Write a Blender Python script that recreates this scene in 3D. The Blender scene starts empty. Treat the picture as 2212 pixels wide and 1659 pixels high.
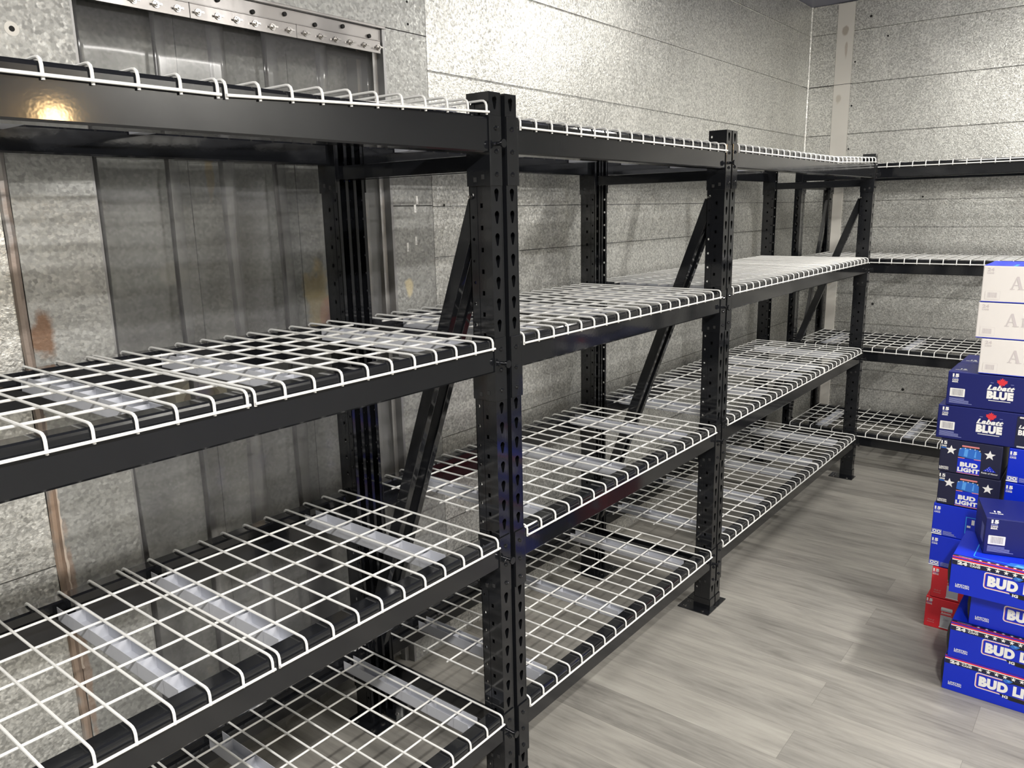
import bpy, bmesh, math, random
from mathutils import Vector, Matrix
random.seed(7)
sc = bpy.context.scene
COL = sc.collection
PI = math.pi

# ------------------------------------------------------------------ camera
CAM = Vector((-1.4772, -1.2440, 1.6538))
YAW, PITCH, ROLL, FPX = 0.6756, -0.2173, -0.0208, 1690.55
f = Vector((math.cos(PITCH)*math.cos(YAW), math.cos(PITCH)*math.sin(YAW), math.sin(PITCH)))
rt = Vector((math.sin(YAW), -math.cos(YAW), 0)); up = rt.cross(f)
r1 = rt*math.cos(ROLL)+up*math.sin(ROLL); u1 = -rt*math.sin(ROLL)+up*math.cos(ROLL)
cd = bpy.data.cameras.new('camera'); cam = bpy.data.objects.new('camera', cd); COL.objects.link(cam)
M = Matrix((r1, u1, -f)).transposed().to_4x4(); M.translation = CAM
cam.matrix_world = M
cd.sensor_fit = 'HORIZONTAL'; cd.sensor_width = 36; cd.lens = FPX/2212*36; cd.clip_start = .02
sc.camera = cam

# ------------------------------------------------------------------ world, exposure, lights
w = bpy.data.worlds.new('world'); sc.world = w; w.use_nodes = True
w.node_tree.nodes['Background'].inputs[0].default_value = (.8, .85, 1, 1)
w.node_tree.nodes['Background'].inputs[1].default_value = .02
vs = sc.view_settings
vs.view_transform = 'Standard'; vs.look = 'None'; vs.gamma = 1; vs.use_curve_mapping = False
vs.exposure = 0.1

def area(name, loc, sx, sy, energy, color, rot=(0, 0, 0)):
    l = bpy.data.lights.new(name, 'AREA'); l.shape = 'RECTANGLE'; l.size = sx; l.size_y = sy
    l.energy = energy; l.color = color
    o = bpy.data.objects.new(name, l); COL.objects.link(o); o.location = loc; o.rotation_euler = rot
    return o
area('tube_and_fill_light', (2.45, -.66, 2.76), .10, .9, 30, (1, .965, .90))
area('tube_and_fill_light', (-1.7, -1.8, 2.76), .9, .10, 138, (1, .965, .92))  # fill light added behind the camera to brighten cartons and near shelves
area('tube_and_fill_light', (1.2, -2.2, 2.76), .9, .10, 85, (1, .965, .92))  # further unseen fill light, added to lift the whole room
# ------------------------------------------------------------------ material helpers
def mat(name):
    m = bpy.data.materials.new(name); m.use_nodes = True
    nt = m.node_tree; return m, nt, nt.nodes['Principled BSDF']
def N(nt, t, **kw):
    n = nt.nodes.new(t)
    for k, v in kw.items():
        if k in n.inputs: n.inputs[k].default_value = v
        else: setattr(n, k, v)
    return n
def L(nt, a, b): nt.links.new(a, b)
def plain(name, col, rough=.5, metal=0, spec=.5, coat=0):
    m, nt, b = mat(name)
    b.inputs['Base Color'].default_value = (*col, 1); b.inputs['Roughness'].default_value = rough
    b.inputs['Metallic'].default_value = metal; b.inputs['Specular IOR Level'].default_value = spec
    b.inputs['Coat Weight'].default_value = coat
    n = N(nt, 'ShaderNodeTexNoise', Scale=90.0, Detail=2.0); tc = N(nt, 'ShaderNodeTexCoord')
    L(nt, tc.outputs['Object'], n.inputs['Vector'])
    bp = N(nt, 'ShaderNodeBump', Strength=.03, Distance=.001)
    L(nt, n.outputs['Fac'], bp.inputs['Height']); L(nt, bp.outputs['Normal'], b.inputs['Normal'])
    return m
def ramp(nt, stops):
    r = nt.nodes.new('ShaderNodeValToRGB'); e = r.color_ramp.elements
    while len(e) < len(stops): e.new(.5)
    for el, (p, c) in zip(e, stops): el.position = p; el.color = (*c, 1)
    return r
def spots_on(nt, color_socket, spots, pos):
    """stains and coloured patches with a shape of their own: (x,y,z),(rx,ry,rz),colour,strength"""
    cur = color_socket
    nz = N(nt, 'ShaderNodeTexNoise', Scale=22.0, Detail=4.0); L(nt, pos, nz.inputs['Vector'])
    for c, r, col, st in spots:
        sub = N(nt, 'ShaderNodeVectorMath', operation='SUBTRACT'); L(nt, pos, sub.inputs[0]); sub.inputs[1].default_value = c
        div = N(nt, 'ShaderNodeVectorMath', operation='DIVIDE'); L(nt, sub.outputs[0], div.inputs[0]); div.inputs[1].default_value = r
        ln = N(nt, 'ShaderNodeVectorMath', operation='LENGTH'); L(nt, div.outputs[0], ln.inputs[0])
        ad = N(nt, 'ShaderNodeMath', operation='MULTIPLY_ADD'); L(nt, nz.outputs['Fac'], ad.inputs[0]); ad.inputs[1].default_value = 1.6
        L(nt, ln.outputs['Value'], ad.inputs[2])
        mr = N(nt, 'ShaderNodeMapRange'); L(nt, ad.outputs[0], mr.inputs['Value'])
        mr.inputs['From Min'].default_value = 2.0; mr.inputs['From Max'].default_value = 1.6
        mr.inputs['To Min'].default_value = 0; mr.inputs['To Max'].default_value = st
        mx = N(nt, 'ShaderNodeMix', data_type='RGBA'); L(nt, mr.outputs[0], mx.inputs[0])
        L(nt, cur, mx.inputs[6]); mx.inputs[7].default_value = (*col, 1); cur = mx.outputs[2]
    return cur
def galvanized(name, lo=.22, hi=.42, rough=.42, metal=.8, cell=55.0, bump=.25, bscale=260.0, tint=(1, 1, .97), spots=(), aniso=1.0, streak=.3):
    m, nt, b = mat(name)
    geo = N(nt, 'ShaderNodeNewGeometry'); pos = geo.outputs['Position']
    mp = N(nt, 'ShaderNodeMapping'); L(nt, pos, mp.inputs['Vector'])
    warp = N(nt, 'ShaderNodeTexNoise', Scale=cell*.9, Detail=3.0); L(nt, pos, warp.inputs['Vector'])
    wa = N(nt, 'ShaderNodeVectorMath', operation='MULTIPLY_ADD'); L(nt, warp.outputs['Color'], wa.inputs[0])
    wa.inputs[1].default_value = (.55/cell, .55/cell, .55/cell); L(nt, pos, wa.inputs[2])
    vo = N(nt, 'ShaderNodeTexVoronoi', feature='SMOOTH_F1', Scale=cell, Smoothness=.55); L(nt, wa.outputs[0], vo.inputs['Vector'])
    sep = N(nt, 'ShaderNodeSeparateColor'); L(nt, vo.outputs['Color'], sep.inputs[0])
    big = N(nt, 'ShaderNodeTexNoise', Scale=3.0, Detail=5.0, Roughness=.6)
    mp.inputs['Scale'].default_value = (1, 1, .45); L(nt, mp.outputs[0], big.inputs['Vector'])
    mixv = N(nt, 'ShaderNodeMath', operation='MULTIPLY_ADD'); L(nt, sep.outputs[0], mixv.inputs[0]); mixv.inputs[1].default_value = .62
    sc_ = N(nt, 'ShaderNodeMath', operation='MULTIPLY'); L(nt, big.outputs['Fac'], sc_.inputs[0]); sc_.inputs[1].default_value = .55
    L(nt, sc_.outputs[0], mixv.inputs[2])
    r = ramp(nt, [(.05, (lo*tint[0], lo*tint[1], lo*tint[2])), (1.0, (hi*tint[0], hi*tint[1], hi*tint[2]))]); L(nt, mixv.outputs[0], r.inputs[0])
    col = r.outputs[0]
    if spots: col = spots_on(nt, col, spots, pos)
    L(nt, col, b.inputs['Base Color'])
    rr = N(nt, 'ShaderNodeMapRange'); L(nt, sep.outputs[1], rr.inputs['Value'])
    rr.inputs['To Min'].default_value = rough-.1; rr.inputs['To Max'].default_value = rough+.14; L(nt, rr.outputs[0], b.inputs['Roughness'])
    b.inputs['Metallic'].default_value = metal
    n2 = N(nt, 'ShaderNodeTexNoise', Scale=bscale, Detail=2.0)
    m2 = N(nt, 'ShaderNodeMapping'); m2.inputs['Scale'].default_value = (aniso, aniso, 1); L(nt, pos, m2.inputs['Vector']); L(nt, m2.outputs[0], n2.inputs['Vector'])
    bp = N(nt, 'ShaderNodeBump', Strength=bump, Distance=.002); L(nt, n2.outputs['Fac'], bp.inputs['Height'])
    b2 = N(nt, 'ShaderNodeBump', Strength=.25, Distance=.01); L(nt, big.outputs['Fac'], b2.inputs['Height']); L(nt, bp.outputs[0], b2.inputs['Normal'])
    L(nt, b2.outputs[0], b.inputs['Normal'])
    return m
RUST = (.20, .10, .055); CREAM = (.62, .55, .38)
M_STUCCO = galvanized('stucco_aluminium', .26, .95, .40, .72, 150, .7, 190, (1, 1, .955))
M_PANEL = galvanized('spangled_galvanized', .23, .52, .46, .60, 135, .35, 150, (.99, 1, .965),
    spots=[((-.752, .722, 1.395), (.026, .1, .052), (.22, .115, .06), .85), ((-.768, .722, .60), (.010, .1, .30), (.42, .28, .2), .6),
           ((.424, .722, 1.402), (.020, .1, .030), CREAM, 1.0), ((.320, .722, 1.7), (.02, .1, .2), (.2, .2, .2), .2)])
M_BACKPANEL = galvanized('dull_galvanized', .16, .37, .5, .45, 120, .3, 120, (1, 1, .94),
    spots=[((-.196, .879, 1.783), (.014, .2, .065), (.33, .25, .12), .7), ((-.32, .879, 1.12), (.16, .2, .03), (.40, .33, .24), .6),
           ((.150, .879, 1.385), (.05, .2, .10), (.60, .45, .16), .55), ((.185, .879, 1.32), (.03, .2, .06), (.55, .2, .14), .5), ((-.34, .879, 1.50), (.05, .2, .03), (.5, .48, .42), .5)])  # includes soft yellow and red patches painted into the panel colour
M_JAMB = galvanized('jamb_steel', .25, .42, .42, .7, 12, .05, 40, (1, 1, 1))
M_STEEL = galvanized('brushed_stainless', .30, .40, .36, .9, 6, .03, 400, (1, .96, .93))
M_BOLT = plain('bolt_steel', (.6, .58, .55), .25, 1)
M_GAP = plain('dark_gap', (.02, .02, .02), .9)
M_CAULK = plain('caulk', (.34, .30, .27), .6)
M_TRIM = galvanized('painted_trim_board', .72, .84, .55, .05, 8, .05, 60, (1, .97, .90),
    spots=[((4.34, .49, 2.79), (.1, .02, .03), (.3, .24, .18), .6), ((4.34, .48, 2.67), (.1, .008, .05), (.35, .27, .2), .5), ((4.34, .51, 2.36), (.1, .02, .03), (.45, .4, .3), .5), ((4.34, .49, 1.12), (.1, .02, .03), (.45, .4, .3), .5)])
M_CEIL = plain('ceiling_paint', (.20, .21, .30), .35, .3)

def black_paint():
    m, nt, b = mat('black_powder_coat')
    b.inputs['Base Color'].default_value = (.0085, .0092, .0110, 1); b.inputs['Roughness'].default_value = .08
    b.inputs['Specular IOR Level'].default_value = .55
    tc = N(nt, 'ShaderNodeTexCoord'); n = N(nt, 'ShaderNodeTexNoise', Scale=130.0, Detail=1.0); L(nt, tc.outputs['Object'], n.inputs['Vector'])
    bp = N(nt, 'ShaderNodeBump', Strength=.06, Distance=.0006); L(nt, n.outputs['Fac'], bp.inputs['Height']); L(nt, bp.outputs[0], b.inputs['Normal'])
    return m
M_BLACK = black_paint()
M_WIRE = plain('white_coated_wire', (.80, .80, .78), .35, 0, .5)
M_CHAN = plain('white_channel_paint', (.50, .515, .56), .42, 0, .5)

def floor_mat():
    m, nt, b = mat('grey_wood_planks')
    geo = N(nt, 'ShaderNodeNewGeometry'); pos = geo.outputs['Position']
    mp = N(nt, 'ShaderNodeMapping'); L(nt, pos, mp.inputs['Vector'])
    mp.inputs['Rotation'].default_value = (0, 0, PI/2); mp.inputs['Location'].default_value = (.22, .012, 0)
    br = N(nt, 'ShaderNodeTexBrick'); L(nt, mp.outputs[0], br.inputs['Vector'])
    br.offset = .37; br.offset_frequency = 2; br.squash = 1
    for k, v in (('Scale', 1.0), ('Mortar Size', .0006), ('Mortar Smooth', .1), ('Bias', 0.0), ('Brick Width', 1.22), ('Row Height', .1645)): br.inputs[k].default_value = v
    br.inputs['Color1'].default_value = (0, 0, 0, 1); br.inputs['Color2'].default_value = (1, 1, 1, 1); br.inputs['Mortar'].default_value = (.5, .5, .5, 1)
    # grain, stretched along the plank (world Y); shifted per plank
    sh = N(nt, 'ShaderNodeVectorMath', operation='MULTIPLY_ADD'); L(nt, br.outputs['Color'], sh.inputs[0]); sh.inputs[1].default_value = (3.1, 5.7, 9); L(nt, pos, sh.inputs[2])
    g = N(nt, 'ShaderNodeMapping'); g.inputs['Scale'].default_value = (7, 1.3, 1); L(nt, sh.outputs[0], g.inputs['Vector'])
    n1 = N(nt, 'ShaderNodeTexNoise', Scale=1.6, Detail=6.0, Roughness=.62, Distortion=.5); L(nt, g.outputs[0], n1.inputs['Vector'])
    g2 = N(nt, 'ShaderNodeMapping'); g2.inputs['Scale'].default_value = (75, 5, 1); L(nt, sh.outputs[0], g2.inputs['Vector'])
    n2 = N(nt, 'ShaderNodeTexNoise', Scale=1.0, Detail=4.0, Roughness=.6); L(nt, g2.outputs[0], n2.inputs['Vector'])
    a = N(nt, 'ShaderNodeMath', operation='MULTIPLY_ADD'); L(nt, n2.outputs['Fac'], a.inputs[0]); a.inputs[1].default_value = .35; 
    a0 = N(nt, 'ShaderNodeMath', operation='MULTIPLY'); L(nt, n1.outputs['Fac'], a0.inputs[0]); a0.inputs[1].default_value = .65
    L(nt, a0.outputs[0], a.inputs[2])
    sep = N(nt, 'ShaderNodeSeparateColor'); L(nt, br.outputs['Color'], sep.inputs[0])
    a2 = N(nt, 'ShaderNodeMath', operation='MULTIPLY_ADD'); L(nt, sep.outputs[0], a2.inputs[0]); a2.inputs[1].default_value = .13; L(nt, a.outputs[0], a2.inputs[2])
    r = ramp(nt, [(.34, (.13, .123, .112)), (.5, (.225, .216, .196)), (.62, (.29, .278, .25)), (.8, (.36, .35, .315))]); L(nt, a2.outputs[0], r.inputs[0])
    mx = N(nt, 'ShaderNodeMix', data_type='RGBA'); L(nt, br.outputs['Fac'], mx.inputs[0]); L(nt, r.outputs[0], mx.inputs[6]); mx.inputs[7].default_value = (.15, .145, .13, 1)
    L(nt, mx.outputs[2], b.inputs['Base Color']); b.inputs['Roughness'].default_value = .42; b.inputs['Specular IOR Level'].default_value = .4
    bp = N(nt, 'ShaderNodeBump', Strength=.15, Distance=.002); L(nt, a.outputs[0], bp.inputs['Height']); L(nt, bp.outputs[0], b.inputs['Normal'])
    return m
M_FLOOR = floor_mat()
def vinyl():
    m, nt, b = mat('clear_vinyl')
    out = nt.nodes['Material Output']; nt.nodes.remove(b)
    tr = N(nt, 'ShaderNodeBsdfTransparent'); tr.inputs[0].default_value = (.93, .935, .93, 1)
    gl = N(nt, 'ShaderNodeBsdfGlossy', Roughness=.16); gl.inputs[0].default_value = (1, 1, 1, 1)
    df = N(nt, 'ShaderNodeBsdfDiffuse'); df.inputs[0].default_value = (.55, .55, .57, 1)
    fr = N(nt, 'ShaderNodeFresnel', IOR=1.4)
    m1 = N(nt, 'ShaderNodeMixShader'); m1.inputs[0].default_value = .10; L(nt, tr.outputs[0], m1.inputs[1]); L(nt, df.outputs[0], m1.inputs[2])
    m2 = N(nt, 'ShaderNodeMixShader'); L(nt, fr.outputs[0], m2.inputs[0]); L(nt, m1.outputs[0], m2.inputs[1]); L(nt, gl.outputs[0], m2.inputs[2])
    L(nt, m2.outputs[0], out.inputs[0]); return m
M_VINYL = vinyl()
# carton inks
INK = {}
def ink(name, col, rough=.38):
    if name not in INK: INK[name] = plain('ink_'+name, col, rough, 0, .45)
    return INK[name]
ink('navy', (.006, .011, .13)); ink('blue', (.002, .024, .56)); ink('deep', (.012, .014, .045)); ink('red', (.85, .030, .045))
ink('white', (.88, .88, .85)); ink('offwhite', (.78, .75, .72)); ink('leaf', (.70, .035, .05)); ink('cyan', (.03, .30, .85))
ink('faint', (.60, .555, .56)); ink('black', (.01, .01, .012)); ink('pale', (.26, .29, .58)); ink('can', (.03, .16, .60), .25)
ink('pink', (.75, .25, .25)); ink('grey', (.40, .39, .42)); ink('silver', (.55, .56, .57), .3); ink('canlight', (.10, .36, .85), .25)

# ------------------------------------------------------------------ mesh helpers
class MB:
    def __init__(s): s.v = []; s.f = []; s.m = []; s.mats = []
    def mi(s, m):
        if m not in s.mats: s.mats.append(m)
        return s.mats.index(m)
    def add(s, vs_, fs, m):
        b = len(s.v); s.v += [tuple(v) for v in vs_]; k = s.mi(m)
        for f_ in fs: s.f.append(tuple(b+i for i in f_)); s.m.append(k)
    def box(s, x0, x1, y0, y1, z0, z1, m):
        s.add([(x, y, z) for x in (x0, x1) for y in (y0, y1) for z in (z0, z1)],
              [(0, 1, 3, 2), (4, 6, 7, 5), (0, 4, 5, 1), (2, 3, 7, 6), (0, 2, 6, 4), (1, 5, 7, 3)], m)
    def tube(s, pts, r, m, n=8, cap=True):
        pts = [Vector(p) for p in pts]; b = []; ref = None
        for i, p in enumerate(pts):
            d = (pts[min(i+1, len(pts)-1)]-pts[max(i-1, 0)]).normalized()
            if ref is None: ref = Vector((0, 0, 1)) if abs(d.z) < .9 else Vector((1, 0, 0))
            a = d.cross(ref).normalized(); c = d.cross(a).normalized(); ref = -c if False else ref
            if abs(d.dot(ref)) > .95: 
                a = d.cross(Vector((1, 0, 0))).normalized(); c = d.cross(a).normalized()
            b.append([p+a*r*math.cos(t*2*PI/n)+c*r*math.sin(t*2*PI/n) for t in range(n)])
        vs_ = [v for ring in b for v in ring]; fs = []
        for i in range(len(pts)-1):
            for t in range(n):
                fs.append((i*n+t, i*n+(t+1) % n, (i+1)*n+(t+1) % n, (i+1)*n+t))
        if cap: fs += [tuple(range(n))[::-1], tuple((len(pts)-1)*n+t for t in range(n))]
        s.add(vs_, fs, m)
    def prism(s, prof, a0, a1, m, axis='x'):
        n = len(prof)
        def P(a, p):
            return (a, p[0], p[1]) if axis == 'x' else ((p[0], a, p[1]) if axis == 'y' else (p[0], p[1], a))
        s.add([P(a0, p) for p in prof]+[P(a1, p) for p in prof],
              [(i, (i+1) % n, n+(i+1) % n, n+i) for i in range(n)]+[tuple(range(n))[::-1], tuple(n+i for i in range(n))], m)
    def cyl(s, c, r, h, axis, m, n=16, r2=None):
        r2 = r if r2 is None else r2; c = Vector(c); ax = {'x': Vector((1, 0, 0)), 'y': Vector((0, 1, 0)), 'z': Vector((0, 0, 1))}[axis]
        a = Vector((ax.y, ax.z, ax.x)); b = ax.cross(a)
        vs_ = [c+a*r*math.cos(t*2*PI/n)+b*r*math.sin(t*2*PI/n) for t in range(n)]+[c+ax*h+a*r2*math.cos(t*2*PI/n)+b*r2*math.sin(t*2*PI/n) for t in range(n)]
        s.add(vs_, [(i, (i+1) % n, n+(i+1) % n, n+i) for i in range(n)]+[tuple(range(n))[::-1], tuple(n+i for i in range(n))], m)
    def mesh(s, name, smooth=False):
        me = bpy.data.meshes.new(name); me.from_pydata(s.v, [], s.f)
        for m in s.mats: me.materials.append(m)
        for p, k in zip(me.polygons, s.m): p.material_index = k; p.use_smooth = smooth
        bm = bmesh.new(); bm.from_mesh(me); bmesh.ops.recalc_face_normals(bm, faces=bm.faces); bm.to_mesh(me); bm.free()
        if smooth:
            try: me.set_sharp_from_angle(angle=math.radians(40))
            except Exception: pass
        me.update(); return me
def link(name, me, parent=None, loc=(0, 0, 0), rotz=0):
    o = bpy.data.objects.new(name, me); COL.objects.link(o); o.location = loc; o.rotation_euler = (0, 0, rotz)
    if parent is not None: o.parent = parent
    return o
def tag(o, label, cat, group=None):
    o['label'] = label; o['category'] = cat
    if group: o['group'] = group
    return o
def struct(o, kind='structure'): o['kind'] = kind; return o
def bevel(me, wdt=.002, seg=2):
    bm = bmesh.new(); bm.from_mesh(me)
    es = [e for e in bm.edges if len(e.link_faces) == 2 and e.calc_face_angle(0) > .5]
    bmesh.ops.bevel(bm, geom=es, offset=wdt, segments=seg, profile=.6, affect='EDGES', clamp_overlap=True)
    bm.to_mesh(me); bm.free(); me.update(); return me
def copy_tree(o, parent=None):
    c = o.copy(); COL.objects.link(c); c.parent = parent
    for ch in list(o.children): copy_tree(ch, c)
    return c

def plate2d(outer, holes, t):
    """flat plate with real holes; returns verts (u,v,w), faces; thickness t centred on w=0"""
    cu = bpy.data.curves.new('tmp_plate', 'CURVE'); cu.dimensions = '2D'; cu.fill_mode = 'BOTH'; cu.extrude = t/2
    for loop in [outer]+holes:
        sp = cu.splines.new('POLY'); sp.points.add(len(loop)-1); sp.use_cyclic_u = True
        for p, q in zip(sp.points, loop): p.co = (q[0], q[1], 0, 1)
    o = bpy.data.objects.new('tmp_plate', cu); COL.objects.link(o)
    dg = bpy.context.evaluated_depsgraph_get(); me = bpy.data.meshes.new_from_object(o.evaluated_get(dg))
    vs_ = [tuple(v.co) for v in me.vertices]; fs = [tuple(p.vertices) for p in me.polygons]
    bpy.data.objects.remove(o); bpy.data.curves.remove(cu); bpy.data.meshes.remove(me)
    return vs_, fs
TXT = {}
def text2d(body, bold=.0, shear=0.0):
    k = (body, bold, shear)
    if k in TXT: return TXT[k]
    cu = bpy.data.curves.new('tmp_text', 'FONT'); cu.body = body; cu.size = 1; cu.offset = bold; cu.shear = shear; cu.fill_mode = 'FRONT'
    cu.resolution_u = 6; cu.space_character = 1.0+bold*1.6
    o = bpy.data.objects.new('tmp_text', cu); COL.objects.link(o)
    dg = bpy.context.evaluated_depsgraph_get(); me = bpy.data.meshes.new_from_object(o.evaluated_get(dg))
    vs_ = [(v.co.x, v.co.y) for v in me.vertices]; fs = [tuple(p.vertices) for p in me.polygons]
    bpy.data.objects.remove(o); bpy.data.curves.remove(cu); bpy.data.meshes.remove(me)
    x0 = min(v[0] for v in vs_); x1 = max(v[0] for v in vs_); y0 = min(v[1] for v in vs_); y1 = max(v[1] for v in vs_)
    TXT[k] = ([((a-x0)/(x1-x0), (b-y0)/(y1-y0)) for a, b in vs_], fs); return TXT[k]

# ------------------------------------------------------------------ the setting
YW, XC, ZC = .724, 4.36, 2.972
SEAMS = [.365, .50, .83, 1.035, 1.498, 1.675, 2.125, 2.45, 2.785]
# floor
mb = MB(); mb.box(-4.2, XC+.1, -2.9, .95, -.05, 0, M_FLOOR); struct(link('floor', mb.mesh('floor')))
mb = MB(); mb.box(-4.2, XC+.1, -2.9, .95, ZC, ZC+.05, M_CEIL); struct(link('ceiling', mb.mesh('ceiling')))
# left wall: embossed sheets beyond the doorway, laid in courses with thin lapped seams
mb = MB()
zz = [0]+SEAMS+[ZC]
mb.box(.365, XC+.1, YW+.006, YW+.25, 0, ZC, M_GAP)
for a, b in zip(zz[:-1], zz[1:]):
    mb.box(.556, 3.163, YW, YW+.01, a+.0012, b-.0012, M_STUCCO)
    mb.box(3.166, XC, YW, YW+.01, a+.0012, b-.0012, M_STUCCO)
    mb.prism([(YW, b-.006), (YW-.0013, b-.0022), (YW-.0010, b-.0012), (YW+.002, b-.0012)], .556, 3.163, M_STUCCO, 'x')
    mb.prism([(YW, b-.006), (YW-.0013, b-.0022), (YW-.0010, b-.0012), (YW+.002, b-.0012)], 3.166, XC, M_STUCCO, 'x')
# spangled sheet column beside the doorway and above it
for a, b in ((0, 1.677), (1.680, 2.230)): mb.box(.366, .553, YW-.001, YW+.01, a, b, M_PANEL)
mb.box(-.592, .553, YW-.001, YW+.01, 2.233, ZC, M_PANEL)
mb.box(-.595, .366, YW+.01, YW+.25, 2.233, ZC, M_GAP)
# sheets left of the doorway
mb.box(-4.2, -.595, YW+.006, YW+.25, 0, ZC, M_GAP)
for a, b in ((0, .837), (.840, 1.78), (1.783, 2.5), (2.503, ZC)):
    mb.box(-2.3, -.800, YW, YW+.01, a, b, M_STUCCO); mb.box(-4.2, -2.303, YW, YW+.01, a, b, M_STUCCO)
mb.box(-.776, -.595, YW-.001, YW+.01, 0, ZC, M_PANEL)
for x, z, r in ((-.723, 2.06, .006), (.612, 1.680, .004), (.472, 2.325, .004), (.472, 2.257, .004)):
    mb.cyl((x, YW-.0022, z), r, .001, 'y', M_GAP, 12)
mb.cyl((-.723, YW-.0018, 2.06), .015, .0006, 'y', M_TRIM, 20)
struct(link('wall_left', mb.mesh('wall_left')))
# weld / caulk bead between the two left sheets, lumpy
mb = MB()
pts = []
z = 0
while z < ZC:
    pts.append((-.788+random.uniform(-.0015, .0015), YW-.001, z)); z += .06
mb.tube(pts, .011, galvanized('bead_metal', .30, .46, .4, .6, 30, .2, 150, (1, .95, .92), spots=[((-.783, .72, 1.30), (.02, .1, .4), (.33, .22, .15), .5), ((-.783, .72, .6), (.02, .1, .5), (.45, .3, .2), .6)]), 8)
pts = [(-.776+random.uniform(-.002, .002), YW-.001, .55+i*.012) for i in range(56)]
mb.tube(pts, .0035, plain('old_sealant', (.55, .47, .40), .6), 6)
struct(link('trim_1', mb.mesh('trim_1', True)))
# end wall
mb = MB()
mb.box(XC+.006, XC+.25, -2.9, YW+.2, 0, ZC, M_GAP)
for i, (a, b) in enumerate(zip(zz[:-1], zz[1:])):
    mb.prism([(XC, b-.006), (XC-.0013, b-.0022), (XC-.0010, b-.0012), (XC+.002, b-.0012)], -1.9, YW, M_STUCCO, 'y'); mb.box(XC, XC+.01, -1.9, YW, a+.0012, b-.0012, M_STUCCO); mb.box(XC, XC+.01, -2.9, -1.903, a+.0012, b-.0012, M_STUCCO)
for y, z, r in ((.420, 2.587, .006), (.423, 2.307, .006), (.424, 2.024, .006), (-.068, 1.692, .006), (.19, .97, .009), (-.051, .386, .010), (.338, 2.86, .008), (.225, 2.723, .006), (.64, 1.3, .004)):
    mb.cyl((XC-.0015, y, z), r, .002, 'x', M_GAP, 10)
struct(link('wall_end', mb.mesh('wall_end')))
# corner bead
mb = MB(); mb.prism([(XC, YW), (XC-.012, YW), (XC-.008, YW-.008), (XC, YW-.012)], 0, ZC, M_STUCCO, 'z')
struct(link('trim_2', mb.mesh('trim_2')))
# white board running up the end wall
mb = MB()
mb.box(XC-.012, XC-.0005, .438, .547, .03, ZC-.006, M_TRIM)
me = mb.mesh('trim_3'); bevel(me, .0015, 1); struct(link('trim_3', me))
mb = MB(); mb.box(XC-.014, XC-.0125, .43, YW-.012, 2.449, 2.4515, M_GAP); mb.box(XC-.12, XC-.013, YW-.002, YW-.001, 2.449, 2.452, M_GAP)
struct(link('trim_4', mb.mesh('trim_4')))
# remaining walls (behind the camera)
mb = MB(); mb.box(-4.2, XC, -2.9, -2.85, 0, ZC, M_STUCCO); struct(link('wall_right', mb.mesh('wall_right')))
mb = MB(); mb.box(-4.25, -4.2, -2.9, .95, 0, ZC, M_STUCCO); struct(link('wall_back', mb.mesh('wall_back')))
# blocked doorway: recess lined with galvanised sheets
YB = .879
mb = MB()
for a, b in ((-.592, -.262), (-.259, .098), (.101, .366)): mb.box(a, b, YB, YB+.008, 0, 2.233, M_BACKPANEL)
mb.box(-.595, .366, YB+.006, YB+.04, 0, 2.233, M_GAP)
struct(link('door_1', mb.mesh('door_1')))
mb = MB()   # right jamb, folded profile, and left jamb
prof = [(.366, YW-.001), (.356, YW-.001), (.356, YW+.03), (.342, YW+.034), (.342, YW+.06), (.35, YW+.066), (.35, YW+.10), (.336, YW+.105), (.336, YB), (.366, YB)]
mb.prism(prof, 0, 2.230, M_JAMB, 'z')
mb.box(-.595, -.589, YW+.0, YB, 0, 2.230, M_JAMB)
mb.box(-.589, .336, YW+.0, YB, 2.224, 2.231, M_JAMB)
struct(link('trim_5', mb.mesh('trim_5')))

# ------------------------------------------------------------------ strip curtain
sct = bpy.data.objects.new('strip_curtain', None); COL.objects.link(sct); sct.location = (-.12, YW, 2.165)
tag(sct, 'clear vinyl strip curtain on a bolted stainless bar across the blocked doorway', 'strip curtain')
def T(x, y, z): return (x+.12, y-YW, z-2.165)
mb = MB()
for a, b in ((-.587, -.307), (-.306, .018), (.019, .336)):
    x0, y0, _ = T(a, 0, 0); x1 = T(b, 0, 0)[0]
    mb.box(x0, x1, -.012, -.009, -.018, .018, M_STEEL)
    mb.box(x0, x1, -.012, .03, .018, .021, M_STEEL)
link('mounting_bar', bevel(mb.mesh('mounting_bar'), .0008, 1), sct)
mb = MB(); a = T(-.587, 0, 0)[0]; b = T(.354, 0, 0)[0]
mb.box(a, b, .006, .009, .021, .058, M_STEEL)
mb.box(a-.012, b+.012, -.006, .006, .060, .066, M_STEEL)
for i in range(9): mb.cyl((a+.06+i*.104, .0, .036+(.008 if i % 2 else -.004)), .006, .006, 'y', M_GAP, 10)
link('header_angle', mb.mesh('header_angle'), sct)
mb0 = MB(); mb0.cyl((0, -.0035, 0), .0085, .0035, 'y', M_BOLT, 14); mb0.cyl((0, -.009, 0), .0062, .0065, 'y', M_BOLT, 6); mb0.cyl((0, -.013, 0), .0032, .005, 'y', M_BOLT, 10)
for wing in (-1, 1): mb0.box(min(wing*.004, wing*.012), max(wing*.004, wing*.012), -.011, -.007, -.0022, .0022, M_BOLT)
bme = mb0.mesh('wing_bolt', False)
for i in range(16): link('wing_bolt', bme, sct, (T(.326-.0555*i, 0, 0)[0], -.012, -.001))
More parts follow.
